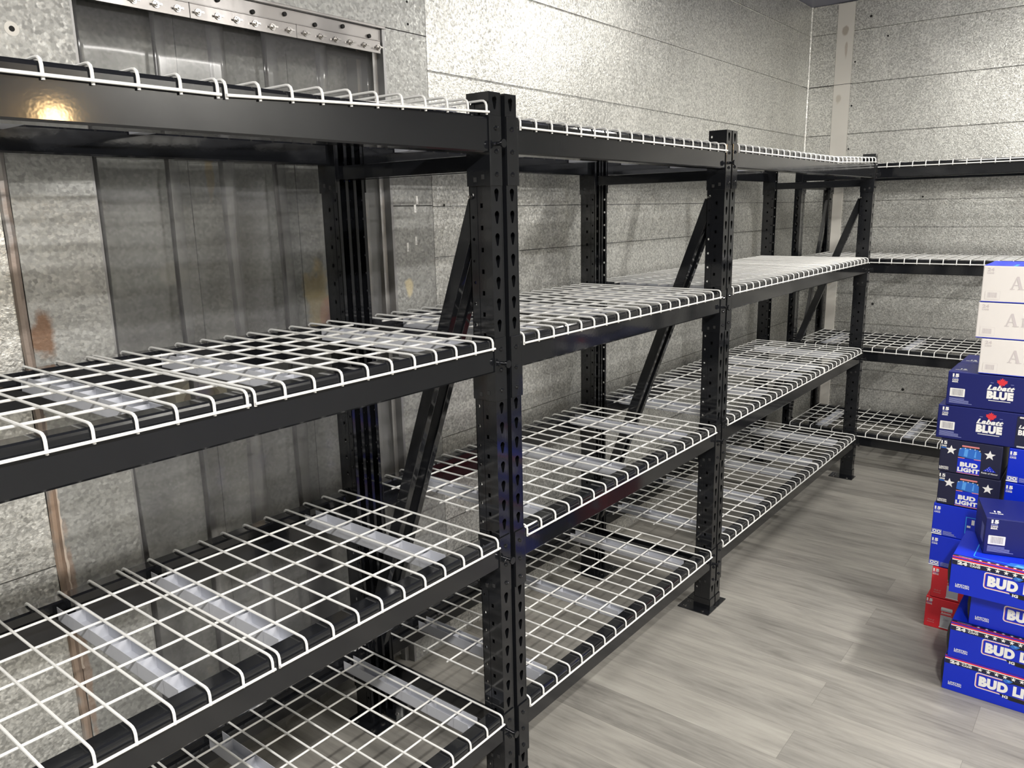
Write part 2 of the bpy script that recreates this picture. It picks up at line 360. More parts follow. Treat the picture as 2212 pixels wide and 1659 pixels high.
def strip(x0, x1, yoff, lean):
    mb = MB(); vs_ = []; fs = []; nu, nv = 12, 20
    for j in range(nv+1):
        z = -.016-(2.10)*j/nv
        for i in range(nu+1):
            t = i/nu; x = x0+(x1-x0)*t
            curl = .012*math.sin(PI*t)*(1-math.exp(-j/3))+.0025*math.sin(5*t+j*.35+lean)*min(1, j/4)
            vs_.append((x+.12+.004*math.sin(j*.5+lean), yoff+curl+.003*math.sin(j*.8+lean), z))
    for j in range(nv):
        for i in range(nu):
            a = j*(nu+1)+i; fs.append((a, a+1, a+nu+2, a+nu+1))
    mb.add(vs_, fs, M_VINYL); me = mb.mesh('vinyl_strip', True)
    o = link('vinyl_strip', me, sct)
    sm = o.modifiers.new('thick', 'SOLIDIFY'); sm.thickness = .0015
    return o
for k, (a, b) in enumerate([(-.582, -.365), (-.41, -.21), (-.245, -.03), (-.09, .133), (.105, .320)]):
    strip(a, b, .004 if k % 2 else .024, k*1.7)

# ------------------------------------------------------------------ small things on the walls
def sticker(x, z, h, label, tilt):
    mb = MB(); mb.box(-.0045, .0045, -.0012, 0, -h/2, h/2, ink('white', None))
    mb.box(-.003, .003, -.0014, -.0012, -h*.32, -h*.24, ink('grey', None)); mb.box(-.003, .0015, -.0014, -.0012, -h*.14, -h*.08, ink('grey', None))
    o = link('wall_sticker', mb.mesh('wall_sticker'), None, (x, YW-.0010, z)); o.rotation_euler = (0, tilt, 0)
    tag(o, label, 'sticker', 'white stickers on the sheet beside the doorway')
sticker(.477, 1.698, .026, 'tiny white sticker on galvanized sheet, highest of the four', -.05)
sticker(.466, 1.669, .026, 'tiny white sticker on galvanized sheet, directly under the highest one', -.05)
sticker(.464, 1.561, .028, 'tiny white sticker on galvanized sheet, right one of the lower pair', 0)
sticker(.423, 1.541, .030, 'tiny white sticker on galvanized sheet, left one of the lower pair', 0)
# cream flange with a round recess, seen through the wires of the second shelf
mb = MB(); n = 8
oct_ = [(.085*math.cos(PI/8+k*PI/4), .050*math.sin(PI/8+k*PI/4)) for k in range(8)]
outr = [(.086*math.cos(PI/8+k*PI/4), .058*math.sin(PI/8+k*PI/4)) for k in range(8)]
hole = [(.056*math.cos(k*PI/12), .034*math.sin(k*PI/12)) for k in range(24)][::-1]
vs_, fs = plate2d(outr, [hole], .05)
cream = plain('cream_plastic', (.78, .71, .54), .45)
mb.add([(v[0], v[2], v[1]) for v in vs_], fs, cream)
mb.cyl((0, .0, 0), .056, .02, 'y', plain('flange_recess', (.45, .38, .28), .6), 24)
o = link('door_release_flange', mb.mesh('door_release_flange'), None, (-.320, YB-.0255, 1.148))
tag(o, 'cream octagonal flange with round recess on the blocked doorway, seen through white wires', 'flange')

# ------------------------------------------------------------------ racks
PH = 1.930           # post height
PW, PD = .043, .070  # post face width, depth
PITCHH = .0533
def teardrop(cx, cz, s=1.0):
    pts = []
    for k in range(10): a = PI*k/9; pts.append((cx+.0085*s*math.cos(a), cz+.006+.0085*s*math.sin(a)))
    for k in range(5): a = PI+PI*k/4; pts.append((cx+.0038*s*math.cos(a), cz-.013+.0038*s*math.sin(a)))
    return pts[::-1]
def sq(cx, cz, w_, h_): return [(cx-w_, cz-h_), (cx-w_, cz+h_), (cx+w_, cz+h_), (cx+w_, cz-h_)]
def circ(cx, cz, r, n=10): return [(cx+r*math.cos(-k*2*PI/n), cz+r*math.sin(-k*2*PI/n)) for k in range(n)]
nh = int((PH-.115)/PITCHH)+1
tear = [teardrop(PW/2, .0417+.0533+i*PITCHH) for i in range(nh)]
squares = [sq(.031, .0693+.0533+i*PITCHH, .0042, .0055) for i in range(nh-1)]
rounds = [circ(.0585, .0950+i*PITCHH, .0042) for i in range(nh)]
FV, FF = plate2d([(0, 0), (PW, 0), (PW, PH), (0, PH)], tear, .002)
SV, SF = plate2d([(.002, 0), (PD, 0), (PD, PH), (.002, PH)], squares+rounds, .002)
def post_mesh():
    mb = MB()
    mb.add([(v[0], .001+v[2], v[1]) for v in FV], FF, M_BLACK)
    mb.add([(.001+v[2], v[0], v[1]) for v in SV], SF, M_BLACK)
    mb.add([(PW-.001+v[2], v[0], v[1]) for v in SV], SF, M_BLACK)
    # folded corners and return lips
    mb.box(-.0004, .003, -.0004, .003, 0, PH, M_BLACK); mb.box(PW-.003, PW+.0004, -.0004, .003, 0, PH, M_BLACK)
    mb.box(0, .011, PD-.002, PD, 0, PH, M_BLACK); mb.box(PW-.011, PW, PD-.002, PD, 0, PH, M_BLACK)
    # raised rib pressed along each side
    mb.box(-.0012, .0, .044, .050, .02, PH-.02, M_BLACK); mb.box(PW, PW+.0012, .044, .050, .02, PH-.02, M_BLACK)
    return mb.mesh('post')
POST = post_mesh()
def foot_mesh():
    mb = MB(); mb.box(-.040, PW+.001, -.014, .125, 0, .004, M_BLACK)
    mb.box(-.0022, -.0006, .0, .07, .004, .05, M_BLACK); mb.box(0, PW, -.0035, -.0008, .004, .05, M_BLACK)
    for x, y in ((-.022, .02), (-.022, .10), (.02, .10)): mb.cyl((x, y, .004), .007, .002, 'z', M_BOLT, 12); mb.cyl((x, y, .006), .004, .002, 'z', M_BLACK, 8)
    return mb.mesh('foot_plate')
FOOT = foot_mesh()
DT, DB = .627, 0   # rear outer face of the beams
def beam_prof(rear=False):
    p = [(0, -.059), (.003, -.063), (.050, -.063), (.054, -.059), (.054, -.010), (.051, -.006), (.044, -.006), (.044, .016), (.040, .0205), (.005, .0205), (.0015, .0175), (.0, .013)]
    return [(.640-y, z) if rear else (y, z) for y, z in p]
def bracket_mesh(side, rear):
    """side -1: left end, +1: right end, in beam coordinates with the post beyond x=0"""
    mb = MB(); s = side
    def bx(x0, x1, y0, y1, z0, z1, m=M_BLACK):
        X = sorted((s*x0, s*x1)); Y = (y0, y1) if not rear else (.640-y1, .640-y0)
        mb.box(X[0], X[1], Y[0], Y[1], z0, z1, m)
    bx(.0045, .0078, -.0035, .072, -.139, .023)
    bx(.0078, .050, -.0035, -.0008, -.139, .023)
    yy = (lambda y: y) if not rear else (lambda y: .640-y)
    for zc in (-.006, -.0593, -.1126):
        h = -.005 if not rear else .005
        mb.cyl((s*.030, yy(-.0035), zc), .0065, h, 'y', M_BLACK, 12, .004)
        mb.cyl((s*.030, yy(-.0085), zc), .0028, h*.3, 'y', M_BLACK, 8)
    for y_, zc in ((.020, -.118), (.045, -.124)): bx(.0035, .0045, y_-.005, y_+.005, zc-.006, zc+.006, M_GAP)
    return bevel(mb.mesh('end_bracket'), .0008, 1)
BR = {(s, r): bracket_mesh(s, r) for s in (-1, 1) for r in (False, True)}
mbp = MB(); mbp.cyl((.030, -.0035, -.042), .005, -.018, 'y', M_BLACK, 12); mbp.cyl((.030, -.0215, -.042), .010, -.006, 'y', M_BLACK, 14); mbp.tube([(.024, -.006, -.042), (.012, -.008, -.044)], .003, M_BLACK, 6)
PIN = mbp.mesh('locking_pin', True)

def sagz(X, Lr, A): t = max(0, min(1, X/Lr)); return -A*4*t*(1-t)
def beam_mesh(Lr, rear, A):
    mb = MB(); prof = beam_prof(rear); n = len(prof); S = 16 if A else 1
    x0, x1 = -.0045, Lr+.0045; vs_ = []; fs = []
    for i in range(S+1):
        x = x0+(x1-x0)*i/S; dz = sagz(x, Lr, A)
        vs_ += [(x, p[0], p[1]+dz) for p in prof]
    for i in range(S):
        for j in range(n): fs.append((i*n+j, i*n+(j+1) % n, (i+1)*n+(j+1) % n, (i+1)*n+j))
    fs += [tuple(range(n))[::-1], tuple(S*n+j for j in range(n))]
    mb.add(vs_, fs, M_BLACK)
    # pressed dimples along the top of the beam
    return mb.mesh('beam')
CROSS = [.112, .215, .321, .424, .531]
WR = .0028
def deck_mesh(nint, s, X0=0, Lr=1, A=0):
    """wire deck: nint+1 bent wires front to back over the beams, seven long wires"""
    mb = MB(); wd = nint*s
    def dz(x): return sagz(X0+x, Lr, A) if A else 0
    for i in range(nint+1):
        x = i*s; x = min(max(x, .003), wd-.003); d = dz(x)
        pts = [(-.0038, -.006), (-.0038, .015), (-.0015, .0215), (.004, .0252), (.012, .0262), (.310, .0258), (.628, .0262), (.636, .0252), (.6415, .0215), (.6438, .015), (.6438, -.006)]
        mb.tube([(x, y, z+d) for y, z in pts], WR, M_WIRE, 8)
    def long(y, z, e=.004):
        S = nint if A else 1
        mb.tube([(-e+(wd+2*e)*k/S, y, z+dz(-e+(wd+2*e)*k/S)) for k in range(S+1)], WR, M_WIRE, 8)
    long(-.0088, 0, .0); long(.6488, 0, .0)
    for y in CROSS: long(y, .0204, .004)
    return mb.mesh('wire_grid', True)
def chan_mesh():
    mb = MB(); t = .0012; w_ = .020; y0, y1 = .064, .566+.0
    y1 = .612-.046+.0
    y0 = .057; y1 = .582
    mb.box(-w_, w_, y0, y1, -.018, -.018+t, M_CHAN)
    mb.box(-w_, -w_+t, y0, y1, -.018, .0155, M_CHAN); mb.box(w_-t, w_, y0, y1, -.018, .0155, M_CHAN)
    for k in CROSS: mb.box(-w_, w_, k-.0006, k+.0006, -.018, .012, M_CHAN)
    return mb.mesh('support_channel')
CHAN = chan_mesh()
DECKS = {}
def get_deck(key, *a):
    if key not in DECKS: DECKS[key] = deck_mesh(*a)
    return DECKS[key]

def rack(origin, rotz, Lr, levels, label, brace_rev=False, sag0=0):
    R_ = bpy.data.objects.new('storage_rack', None); COL.objects.link(R_); R_.location = origin; R_.rotation_euler = (0, 0, rotz)
    tag(R_, label, 'storage rack', 'black boltless storage racks')
    for side, x in ((-1, -.009), (1, Lr+.009)):
        for rear in (0, 1):
            o = link('post', POST, R_, (x, .640 if rear else 0, 0))
            o.scale = (side, -1 if rear else 1, 1)
            fp = link('foot_plate', FOOT, o)
            fp.location = (0, 0, 0); fp.scale = (-1 if False else 1, 1, 1)
        # braces of the end frame
        mb = MB(); xc = x+side*PW/2
        ya, za, yb, zb = .065, 1.680, .598, .245
        if brace_rev: ya, yb = yb, ya
        d = Vector((0, yb-ya, zb-za)).normalized(); q = Vector((0, d.z, -d.y))
        wv, tv = .019, .011
        cs = []
        for P_ in (Vector((xc, ya, za)), Vector((xc, yb, zb))):
            for a_, b_ in ((-1, -1), (-1, 1), (1, 1), (1, -1)): cs.append(P_+q*wv*a_+Vector((tv*b_, 0, 0)))
        mb.add(cs, [(0, 1, 5, 4), (1, 2, 6, 5), (2, 3, 7, 6), (3, 0, 4, 7), (0, 3, 2, 1), (4, 5, 6, 7)], M_BLACK)
        link('diagonal_brace', bevel(mb.mesh('diagonal_brace'), .002, 2), R_)
        for zs in (1.770, .180):
            mb = MB(); mb.box(xc-.011, xc+.011, .035, .595, zs-.019, zs+.019, M_BLACK)
            link('crossbar', bevel(mb.mesh('crossbar'), .002, 2), R_)
        for (y_, z_) in ((ya, za), (yb, zb)):
            mb = MB()
            mb.cyl((x-side*.001-(.004 if side > 0 else 0), y_-.004, z_+.01), .006, .004, 'x', M_BLACK, 8)
            mb.cyl((x-side*.001-(.011 if side > 0 else -.004), y_-.004, z_+.01), .0035, .007, 'x', M_BOLT, 8)
            link('brace_bolt', mb.mesh('brace_bolt'), R_)
    for li, h in enumerate(levels):
        A = sag0 if li == 0 else 0
        for rear in (False, True):
            b = link('beam', beam_mesh(Lr, rear, A), R_, (0, 0, h))
            link('end_bracket', BR[(-1, rear)], b, (0, 0, 0)); link('end_bracket', BR[(1, rear)], b, (Lr, 0, 0))
            if not rear:
                link('locking_pin', PIN, b, (Lr, 0, 0))
    return R_
LV = ['top', 'second', 'third', 'lowest']
def deck(origin, rotz, X0, nint, s, h, chans, label, lift=0):
    key = (nint, round(s, 5))
    D_ = bpy.data.objects.new('wire_shelf_deck', None); COL.objects.link(D_)
    c, s_ = math.cos(rotz), math.sin(rotz)
    D_.location = (origin[0]+c*X0, origin[1]+s_*X0, h); D_.rotation_euler = (0, -math.asin(lift/(nint*s)), rotz)
    tag(D_, label, 'wire shelf', 'white wire shelf decks')
    link('wire_grid', get_deck(key, nint, s), D_)
    for k in chans:
        link('support_channel', CHAN, D_, (k, 0, 0))
S1 = S3 = .0686
G = .010
H1 = [1.8537, 1.3196, .7855, .2583]; H2 = [1.8545, 1.3171, .7806, .2492]; H3 = [1.8590, 1.3212, .7873, .2546]; H4 = [1.8633, 1.3065, .7628, .2151]
L1_ = 28*S1+G; O1 = (-L1_, 0, 0)
L2_ = 18*S1; O2 = (.1212, 0, 0)
L3_ = 28*S3+.008; O3 = (O2[0]+L2_+.1135, 0, 0)
L4_ = 28*S3+G; O4 = (3.6243, .4696, 0)
rack(O1, 0, L1_, H1, 'long black four-level storage rack nearest the camera, in front of the blocked doorway')
rack(O2, 0, L2_, H2, 'short black four-level storage rack, the narrow middle one of the row')
rack(O3, 0, L3_, H3, 'long black four-level storage rack, last of the row before the corner')
rack(O4, -PI/2, L4_, H4, 'long black four-level storage rack standing across the end wall', brace_rev=True)
for li in range(4):
    lv = LV[li]; w18 = 18*S1
    c10 = {0: (.541, .064), 1: (.616, .150), 2: (.541, .064), 3: (.644, .161)}[li]
    ch10 = {0: (10*S1-.545, 10*S1-.06), 1: (10*S1-.532, 10*S1-.052), 2: (10*S1-.622, 10*S1-.160), 3: (10*S1-.525, 10*S1-.060)}[li]
    lift = li == 0   # the two far top decks ride up on the next bracket
    deck(O1, 0, 0, 18, S1, H1[li], (.147, .62, 1.09), 'long white wire deck, %s level of the nearest rack, left section' % lv)
    deck(O1, 0, 18*S1+G, 10, S1, H1[li], ch10, 'short white wire deck, %s level of the nearest rack, right section' % lv, .028 if lift else 0)
    deck(O2, 0, 0, 18, S1, H2[li], (.150, .62, 1.09), 'white wire deck, %s level of the narrow middle rack' % lv)
    deck(O3, 0, 0, 18, S3, H3[li], (.145, .60, 1.06), 'long white wire deck, %s level of the last rack in the row, near section' % lv)
    deck(O3, 0, 18*S3+.008, 10, S3, H3[li], (.075, .535), 'short white wire deck, %s level of the last rack in the row, far section' % lv, .024 if lift else 0)
    n1 = 13 if li == 3 else 18
    deck(O4, -PI/2, 0, n1, S3, H4[li], (.16, n1*S3/2+.03, n1*S3-.16) if li != 3 else (.17, .70), 'white wire deck, %s level of the end wall rack, corner section' % lv)
    deck(O4, -PI/2, n1*S3+G, 28-n1, S3, H4[li], (.15, (28-n1)*S3-.15), 'white wire deck, %s level of the end wall rack, section behind the cartons' % lv)

# ------------------------------------------------------------------ beer cartons
I = lambda n: ink(n, None)
class Face:
    """prints on a carton face: u right, v up, in metres; maps to 3-D with a small stand-off"""
    def __init__(s, mb, fn): s.mb = mb; s.fn = fn; s.k = 1
    def poly(s, pts, m, lift=None):
        k = s.k if lift is None else lift; s.k += .02
        s.mb.add([s.fn(u, v, .00035*k) for u, v in pts], [tuple(range(len(pts)))], I(m))
    def rect(s, u0, u1, v0, v1, m, lift=None): s.poly([(u0, v0), (u1, v0), (u1, v1), (u0, v1)], m, lift)
    def rrect(s, u0, u1, v0, v1, r, m, lift=None):
        pts = []
        for cx, cy, a0 in ((u1-r, v0+r, -PI/2), (u1-r, v1-r, 0), (u0+r, v1-r, PI/2), (u0+r, v0+r, PI)):
            for k in range(5): a = a0+PI/2*k/4; pts.append((cx+r*math.cos(a), cy+r*math.sin(a)))
        s.poly(pts, m, lift)
    def text(s, body, u0, u1, v0, v1, m, bold=.02, shear=0, lift=None):
        k = s.k if lift is None else lift; s.k += .02
        vs_, fs = text2d(body, bold, shear)
        s.mb.add([s.fn(u0+(u1-u0)*a, v0+(v1-v0)*b, .00035*k) for a, b in vs_], fs, I(m))
    def star(s, u, v, r, m='white', lift=None):
        # fan from the centre keeps the concave outline exact
        k = s.k if lift is None else lift; s.k += .02
        P_ = [(u+(r if i % 2 == 0 else r*.42)*math.sin(i*PI/5), v+(r if i % 2 == 0 else r*.42)*math.cos(i*PI/5)) for i in range(10)]
        s.mb.add([s.fn(u, v, .00035*k)]+[s.fn(a, b, .00035*k) for a, b in P_], [(0, 1+i, 1+(i+1) % 10) for i in range(10)], I(m))
    def barcode(s, u0, u1, v0, v1, bg='white', fg='grey'):
        s.rrect(u0, u1, v0, v1, .002, bg); rnd = random.Random(3); u = u0+(u1-u0)*.14
        while u < u1-(u1-u0)*.16:
            w_ = rnd.choice((.0006, .001, .0018)); s.rect(u, u+w_, v0+(v1-v0)*.14, v1-(v1-v0)*.1, fg, s.k+.3); u += w_+rnd.choice((.0007, .0012))
    def smallprint(s, u0, u1, v0, v1, n, m='pale'):
        for i in range(n):
            v = v1-(v1-v0)*(i+.5)/n; e = u1-(u1-u0)*(.35 if i < n/3 else (.0 if i == n-1 else .15))
            s.rect(u0, e, v-.0009, v+.0009, m)
MAPLE = [(0, 1), (.17, .68), (.40, .80), (.31, .36), (.55, .62), (.62, .45), (.92, .50), (.80, .20), (.92, .10), (.42, -.32), (.48, -.52), (.06, -.44), (.06, -.80)]
MAPLE = MAPLE+[(-x, y) for x, y in MAPLE[::-1][0:-1]]
def leaf(F, u, v, r, m='leaf'):
    k = F.k; F.k += .02
    vs2, fs = plate2d([(u+r*x, v+r*y) for x, y in MAPLE][::-1], [], 0)
    F.mb.add([F.fn(a[0], a[1], .00035*k) for a in vs2], fs, I(m))
def can_print(F, u0, u1, v0, v1, beer='bud'):
    w_ = u1-u0; top = v1; F.k += .2
    F.poly([(u0+.003, top-.010), (u0+.012, top), (u1-.010, top), (u1-.002, top-.010), (u1, top-.04), (u0, top-.04)], 'black')
    F.rrect(u0+.010, u1-.008, top-.005, top+.001, .002, 'pink')
    F.poly([(u0, top-.042), (u0+.002, top-.014), (u0+.014, top-.008), (u1-.012, top-.010), (u1-.001, top-.020), (u1, top-.05), (u0+.02, top-.045)], 'can')
    F.poly([(u0+.018, top-.040), (u0+.02, top-.014), (u0+.032, top-.012), (u0+.030, top-.042)], 'canlight')
    F.poly([(u0+.052, top-.040), (u0+.055, top-.016), (u0+.058, top-.016), (u0+.058, top-.042)], 'canlight')
    for i in range(5): F.star(u0+.006+i*(w_-.012)/4, top-.010-(.003 if i in (0, 4) else 0), .0030)
    F.rect(u0, u1, v0, top-.048, 'blue')
    F.rect(u0, u0+.022, top-.050, top-.047, 'pink'); F.rect(u1-.022, u1, top-.050, top-.047, 'pink')
    F.text('BUD', u0+.009, u1-.008, v0+.026, v0+.044, 'white', .065); F.text('LIGHT', u0+.002, u1-.001, v0+.006, v0+.023, 'white', .065)
    F.rect(u0, u1, v0+.0005, v0+.003, 'pink')
def fifteen(F, u, v, m='white', extra='BEER'):
    F.text('15', u, u+.021, v-.013, v, m, .075)
    F.rect(u, u+.019, v-.0185, v-.0155, 'pale'); F.text('CANS', u, u+.020, v-.026, v-.020, m, .04)
    if extra: F.text(extra, u, u+.020, v-.033, v-.0275, m, .04)
def carton(kind, x, y, z, label, rotz=0, W_=.335, D_=.203, H_=.126, group=None):
    """front face looks along -X; origin front-left-bottom corner; width runs to -Y"""
    base = {'labatt': 'navy', 'stars': 'deep', 'blue15': 'blue', 'red15': 'red', 'bud24': 'blue', 'white24': 'offwhite'}[kind]
    mb = MB(); mb.box(0, D_, -W_, 0, .0003, H_-.0005, I(base)); bx_ = bevel(mb.mesh('carton'), .0016 if kind == 'bud24' else .003, 2)
    mb = MB(); mb.add([v.co for v in bx_.vertices], [tuple(p.vertices) for p in bx_.polygons], I(base)); F = Face(mb, lambda u, v, w_: (-w_, -u, v)); T_ = Face(mb, lambda u, v, w_: (v, -u, H_-.0005+w_)); S_ = Face(mb, lambda u, v, w_: (u, w_, v))
    if kind == 'labatt':
        fifteen(F, .015, .122); F.barcode(.011, .060, .036, .067); F.smallprint(.011, .086, .010, .031, 6)
        leaf(F, .174, .103, .0185); F.text('Labatt', .129, .215, .074, .093, 'white', .045, .35); F.text('BLUE', .130, .213, .041, .071, 'white', .075)
        F.rect(.137, .206, .034, .0365, 'white'); F.rect(.138, .148, .1, .1015, 'pale'); F.rect(.201, .211, .099, .1005, 'pale')
        F.rrect(.255, .325, .004, .120, .006, 'deep'); F.rrect(.262, .318, .112, .118, .002, 'offwhite'); F.text('Labatt', .262, .318, .075, .088, 'white', .04, .3); F.text('BLUE', .262, .318, .050, .070, 'white', .05); leaf(F, .29, .10, .010); F.rrect(.262, .318, .004, .010, .002, 'silver')
        T_.text('15', .03, .05, .06, .075, 'white', .045); T_.text('CANS BEER', .015, .055, .045, .052, 'white', .04)
        T_.text('BLUE', .130, .213, .07, .12, 'white', .05)
        S_.rect(.02, .07, .03, .09, 'pale')
    elif kind == 'stars':
        F.text('15', .002, .022, .108, .121, 'white', .045); F.text('CANS', .003, .021, .098, .105, 'white', .05); F.rect(.003, .021, .092, .096, 'can')
        F.star(.037, .088, .019); F.star(.164, .088, .019)
        can_print(F, .062, .137, .004, .112)
        F.text('LIMITED', .003, .034, .0155, .021, 'white', .04); F.text('EDITION', .003, .034, .009, .0145, 'white', .04)
        F.poly([(.147, .026), (.189, .026), (.168, .047)], 'blue')
        for i, (a, b) in enumerate(((.156, .029), (.164, .029), (.172, .029), (.180, .029), (.161, .035), (.169, .035), (.165, .041))): F.star(a, b, .002)
        F.text('Folds of Honor', .143, .196, .016, .022, 'white', .02)
    elif kind == 'blue15':
        fifteen(F, .004, .117, 'white', None)
        F.rrect(.002, .036, .004, .024, .001, 'pale'); F.rect(.0, .036, .003, .007, 'white'); 
        for u in (.011, .026):
            F.poly([(u+.007*math.cos(a*PI/4), .0155+.0065*math.sin(a*PI/4)) for a in range(8)], 'white'); F.poly([(u+.0032*math.cos(a*PI/4), .0155+.003*math.sin(a*PI/4)) for a in range(8)], 'blue')
        F.smallprint(.040, .086, .005, .022, 5)
        F.rect(.112, min(W_-.003, .32), .093, .096, 'cyan'); F.rect(.112, .115, .03, .096, 'cyan'); F.rect(.112, min(W_-.003, .32), .028, .031, 'cyan')
        F.rect(.132, .142, .067, .087, 'white'); F.rect(.118, .130, .054, .062, 'white')
    elif kind == 'red15':
        fifteen(F, .003, .121, 'white', None)
        F.text('Made of', .012, .037, .029, .035, 'pink', .02, .3); F.text('America', .010, .036, .020, .026, 'pink', .02, .3)
        F.rrect(.056, .096, .010, .094, .004, 'silver'); F.rrect(.056, .096, .086, .096, .004, 'white'); F.rect(.056, .096, .062, .080, 'red'); F.rect(.056, .096, .067, .069, 'silver'); F.text('Budweiser', .058, .094, .070, .077, 'white', .03, .2); F.text('Beer', .066, .088, .040, .052, 'grey', .03, .3); F.rect(.054, .098, .008, .012, 'white')
    elif kind == 'bud24':
        F.rect(.0015, W_-.0015, .100, .1155, 'deep'); F.rect(.0015, W_-.0015, .1155, .1188, 'white'); F.rect(.0015, W_-.0015, .1188, .1232, 'red')
        T_.rect(.0015, W_-.0015, .0012, .0075, 'red'); T_.rect(.0015, W_-.0015, .0075, .022, 'deep'); T_.rect(.017, .06, .012, .015, 'pale'); T_.text('12 FL OZ', .03, .055, .007, .011, 'pale', .03)
        for i in range(12): T_.star(.080+.024*i, .012, .006)
        F.text('24', .017, .046, .1025, .1145, 'white', .075); F.rect(.0495, .0502, .104, .115, 'pale'); F.text('12 FL. OZ.', .053, .083, .1105, .1155, 'white', .04); F.text('CANS', .053, .083, .1035, .1095, 'white', .05)
        for i in range(12): F.star(.107+.0240*i, .109, .0078)
        F.rrect(.096, .334, .041, .098, .009, 'white'); F.rrect(.0985, .3315, .0435, .0955, .007, 'pink'); F.rrect(.1005, .3295, .0455, .0935, .006, 'blue')
        F.text('BUD LIGHT', .107, .326, .050, .087, 'white', .075)
        mb.prism([(.002, .012), (.007, .035), (.010, .070), (.008, .100), (.001, .118), (-.002, .118), (-.002, .012)], .012, D_-.02, I('black'), 'x')
        F.text('LIMITED', .018, .058, .0285, .0345, 'white', .03); F.text('EDITION', .018, .058, .0215, .0275, 'white', .03)
        # handle opening above and below the lettering
        F.poly([(.172, .094), (.178, .104), (.195, .105), (.206, .101), (.300, .098), (.286, .094), (.204, .092), (.192, .088)], 'black')
        F.poly([(.174, .096), (.180, .103), (.194, .103), (.203, .099), (.194, .091), (.182, .090)], 'can'); F.poly([(.184, .101), (.196, .1), (.19, .095)], 'canlight')
        F.poly([(.168, .046), (.174, .037), (.20, .031), (.26, .031), (.29, .040), (.26, .044), (.20, .046)], 'black')
        F.text('IG', .178, .194, .034, .044, 'white', .05)
        # cyan outline and cans picture on top
        T_.rrect(.055, W_-.03, .035, D_-.02, .01, 'cyan'); T_.rrect(.058, W_-.033, .038, D_-.023, .008, 'blue')
        T_.poly([(.15, .022), (.16, .05), (.21, .06), (.27, .05), (.3, .022)], 'can'); T_.poly([(.17, .026), (.18, .045), (.2, .04), (.21, .024)], 'canlight'); T_.poly([(.23, .03), (.24, .05), (.26, .045), (.265, .028)], 'canlight')
    elif kind == 'white24':
        F.text('24', .013, .034, .109, .121, 'faint', .04); F.text('CANS', .013, .034, .1, .106, 'faint', .04)
        F.rrect(.013, .059, .010, .040, .002, 'faint'); F.rrect(.0135, .0585, .0105, .0395, .002, 'offwhite'); F.barcode(.015, .055, .013, .037, 'offwhite', 'faint')
        # serif letters
        def P_(pts): F.poly([(.087+.001*a, .047+.001*b) for a, b in pts], 'faint')
        P_([(0, 0), (14, 0), (14, 2.4), (0, 2.4)]); P_([(24, 0), (44, 0), (44, 2.4), (24, 2.4)]); P_([(4, 2), (8, 2), (20, 40), (22, 46), (18, 46)]); P_([(18, 46), (24, 46), (38, 2), (28, 2), (17.5, 40)]); P_([(10, 14), (30, 14), (30, 17), (11, 17)])
        def Q_(pts): F.poly([(.137+.001*a, .047+.001*b) for a, b in pts], 'faint')
        Q_([(0, 0), (14, 0), (14, 2.4), (0, 2.4)]); Q_([(3, 2), (10, 2), (10, 32), (3, 30)]); Q_([(-1, 28), (10, 30), (10, 33), (-1, 30)]); Q_([(10, 24), (22, 30), (24, 26), (14, 22)])
        T_.rect(.001, W_-.001, .001, D_-.001, 'blue'); T_.rect(.09, .1, .001, .09, 'cyan'); T_.rect(.13, .145, .02, .1, 'red'); T_.rect(.145, .152, .02, .1, 'white')
        F.rect(.002, W_-.002, .0004, .003, 'blue')
    o = link('beer_carton', mb.mesh('beer_carton'), None, (x, y, z), rotz)
    tag(o, label, 'beer carton', group)
    return o
XB = 1.768; HB = .1300
gl = 'cartons in the tall rear stack'
st = [('red15', -.733, 'red fifteen-can carton on the floor at the base of the tall stack'),
      ('red15', -.745, 'red fifteen-can carton, second from the floor in the tall stack'),
      ('blue15', -.729, 'bright blue fifteen-can carton directly on the upper red carton'),
      ('blue15', -.727, 'bright blue fifteen-can carton under the lower dark star carton'),
      ('stars', -.734, 'dark carton with white stars and blue can, lower of the two'),
      ('stars', -.729, 'dark carton with white stars and blue can, upper one showing its folded flag triangle')]
for k, (kd, y, lb) in enumerate(st): carton(kd, XB, y, k*HB, lb, 0, .203, .335, HB-.001, gl)
for k in range(6):
    lb = ['bright blue fifteen-can carton of the right column, on the floor behind the front stack', 'bright blue fifteen-can carton of the right column, second from the floor',
          'bright blue fifteen-can carton of the right column, third from the floor', 'bright blue fifteen-can carton of the right column, fourth from the floor',
          'bright blue fifteen-can carton at right frame edge, beside the lower star carton', 'bright blue fifteen-can carton beside the upper star carton, just under the navy cartons'][k]
    carton('blue15', XB, -.951, k*HB, lb, 0, .335, .203, HB-.001, gl)
carton('labatt', XB, -.709, 6*HB, 'navy carton with red maple leaf, lower one, resting on the star carton', 0, .335, .203, HB-.001, gl)
carton('labatt', XB, -.731, 7*HB, 'navy carton with red maple leaf, upper one, under the three white cartons', 0, .335, .203, HB-.001, gl)
carton('labatt', XB+.206, -.719, 6*HB, 'navy carton in the row behind, beneath the rear upper navy carton', 0, .335, .203, HB-.001, gl)
carton('labatt', XB+.206, -.733, 7*HB, 'navy carton behind the upper maple leaf carton, only its top showing', 0, .335, .203, HB-.001, gl)
for k, (y, lb) in enumerate(((-.825, 'white twenty-four-can carton, lowest of the three, on the navy maple leaf carton'), (-.804, 'white twenty-four-can carton, middle of the three'), (-.808, 'white twenty-four-can carton with blue top, highest of the tall stack'))):
    carton('white24', XB, y, (8+k)*HB+.002, lb, 0, .407, .264, HB-.001, gl)
gf = 'cartons in the low front stack'
carton('bud24', 1.345, -.875, 0, 'bright blue twenty-four-can carton with starred band, on the floor in the front stack', 0, .41, .266, .127, gf)
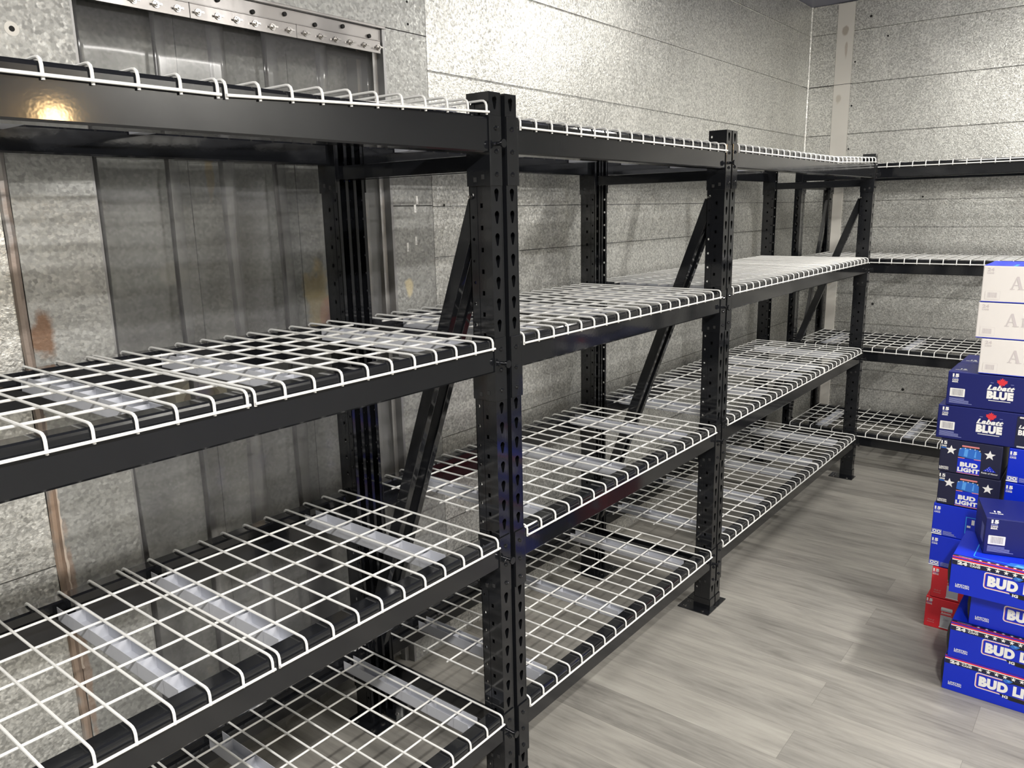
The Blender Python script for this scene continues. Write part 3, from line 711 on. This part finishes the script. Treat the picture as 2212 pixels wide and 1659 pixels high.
carton('bud24', 1.345, -.882, .1275, 'bright blue twenty-four-can carton with starred band, second from the floor in the front stack', 0, .41, .266, .127, gf)
carton('bud24', 1.366, -.930, .255, 'bright blue twenty-four-can carton set back and right, third from the floor in the front stack', 0, .41, .266, .127, gf)
carton('bud24', 1.302, -.870, .3825, 'bright blue twenty-four-can carton with cyan outlined top, just under the tilted navy carton', 0, .41, .266, .127, gf)
carton('labatt', 1.380, -.946, .510, 'navy fifteen-can carton turned askew on top of the front stack', math.radians(15), .337, .205, .127, gf)

# ------------------------------------------------------------------ lamps outside the frame, including the added fill fixtures
def fixture(x, y, along_y, label, glow=3):
    r_ = bpy.data.objects.new('ceiling_and_fill_light', None); COL.objects.link(r_); r_.location = (x, y, ZC); tag(r_, label, 'ceiling light')
    if along_y: r_.rotation_euler = (0, 0, PI/2)
    mb = MB(); mb.prism([(-.06, 0), (.06, 0), (.05, -.10), (-.05, -.10)], -.55, .55, plain('fixture_body', (.5, .5, .5), .4)); link('housing', mb.mesh('housing'), r_)
    m, nt, b = mat('lit_diffuser'); b.inputs['Emission Color'].default_value = (1, .97, .9, 1); b.inputs['Emission Strength'].default_value = glow
    b.inputs['Base Color'].default_value = (.8, .8, .8, 1)
    mb = MB(); pr_ = [(.048*math.cos(a*PI/8+PI), -.10+.06*math.sin(a*PI/8+PI)) for a in range(9)]
    mb.prism(pr_, -.52, .52, m); link('diffuser', mb.mesh('diffuser'), r_)
fixture(2.45, -.66, True, 'tube ceiling light above the aisle between racks and cartons', 24)
fixture(-1.7, -1.8, False, 'added tube fill light behind the camera')  # unseen fixture added to go with the fill behind the camera
fixture(1.2, -2.2, False, 'added tube fill light over the far side of the room')  # unseen fixture added to go with the far-side fill
lt = bpy.data.objects.new('wall_lantern', None); COL.objects.link(lt); lt.location = (.19, -2.85, 2.115); tag(lt, 'warm round bulkhead lamp on the opposite wall', 'wall lamp')
mb = MB(); mb.cyl((0, .001, 0), .09, .03, 'y', plain('lantern_base', (.3, .3, .3), .4), 20); link('base', mb.mesh('base'), lt)
m_, nt_, b_ = mat('lit_warm_globe'); b_.inputs['Emission Color'].default_value = (1, .66, .30, 1); b_.inputs['Emission Strength'].default_value = 110
gb = MB(); rr_ = 8
for q in range(rr_): 
    a0, a1 = PI*q/rr_-PI/2, PI*(q+1)/rr_-PI/2
    gb.cyl((0, .08+.05*math.sin(a0), 0), max(.0005, .05*math.cos(a0)), .05*(math.sin(a1)-math.sin(a0)), 'y', m_, 20, max(.0005, .05*math.cos(a1)))
link('globe', gb.mesh('globe', True), lt)
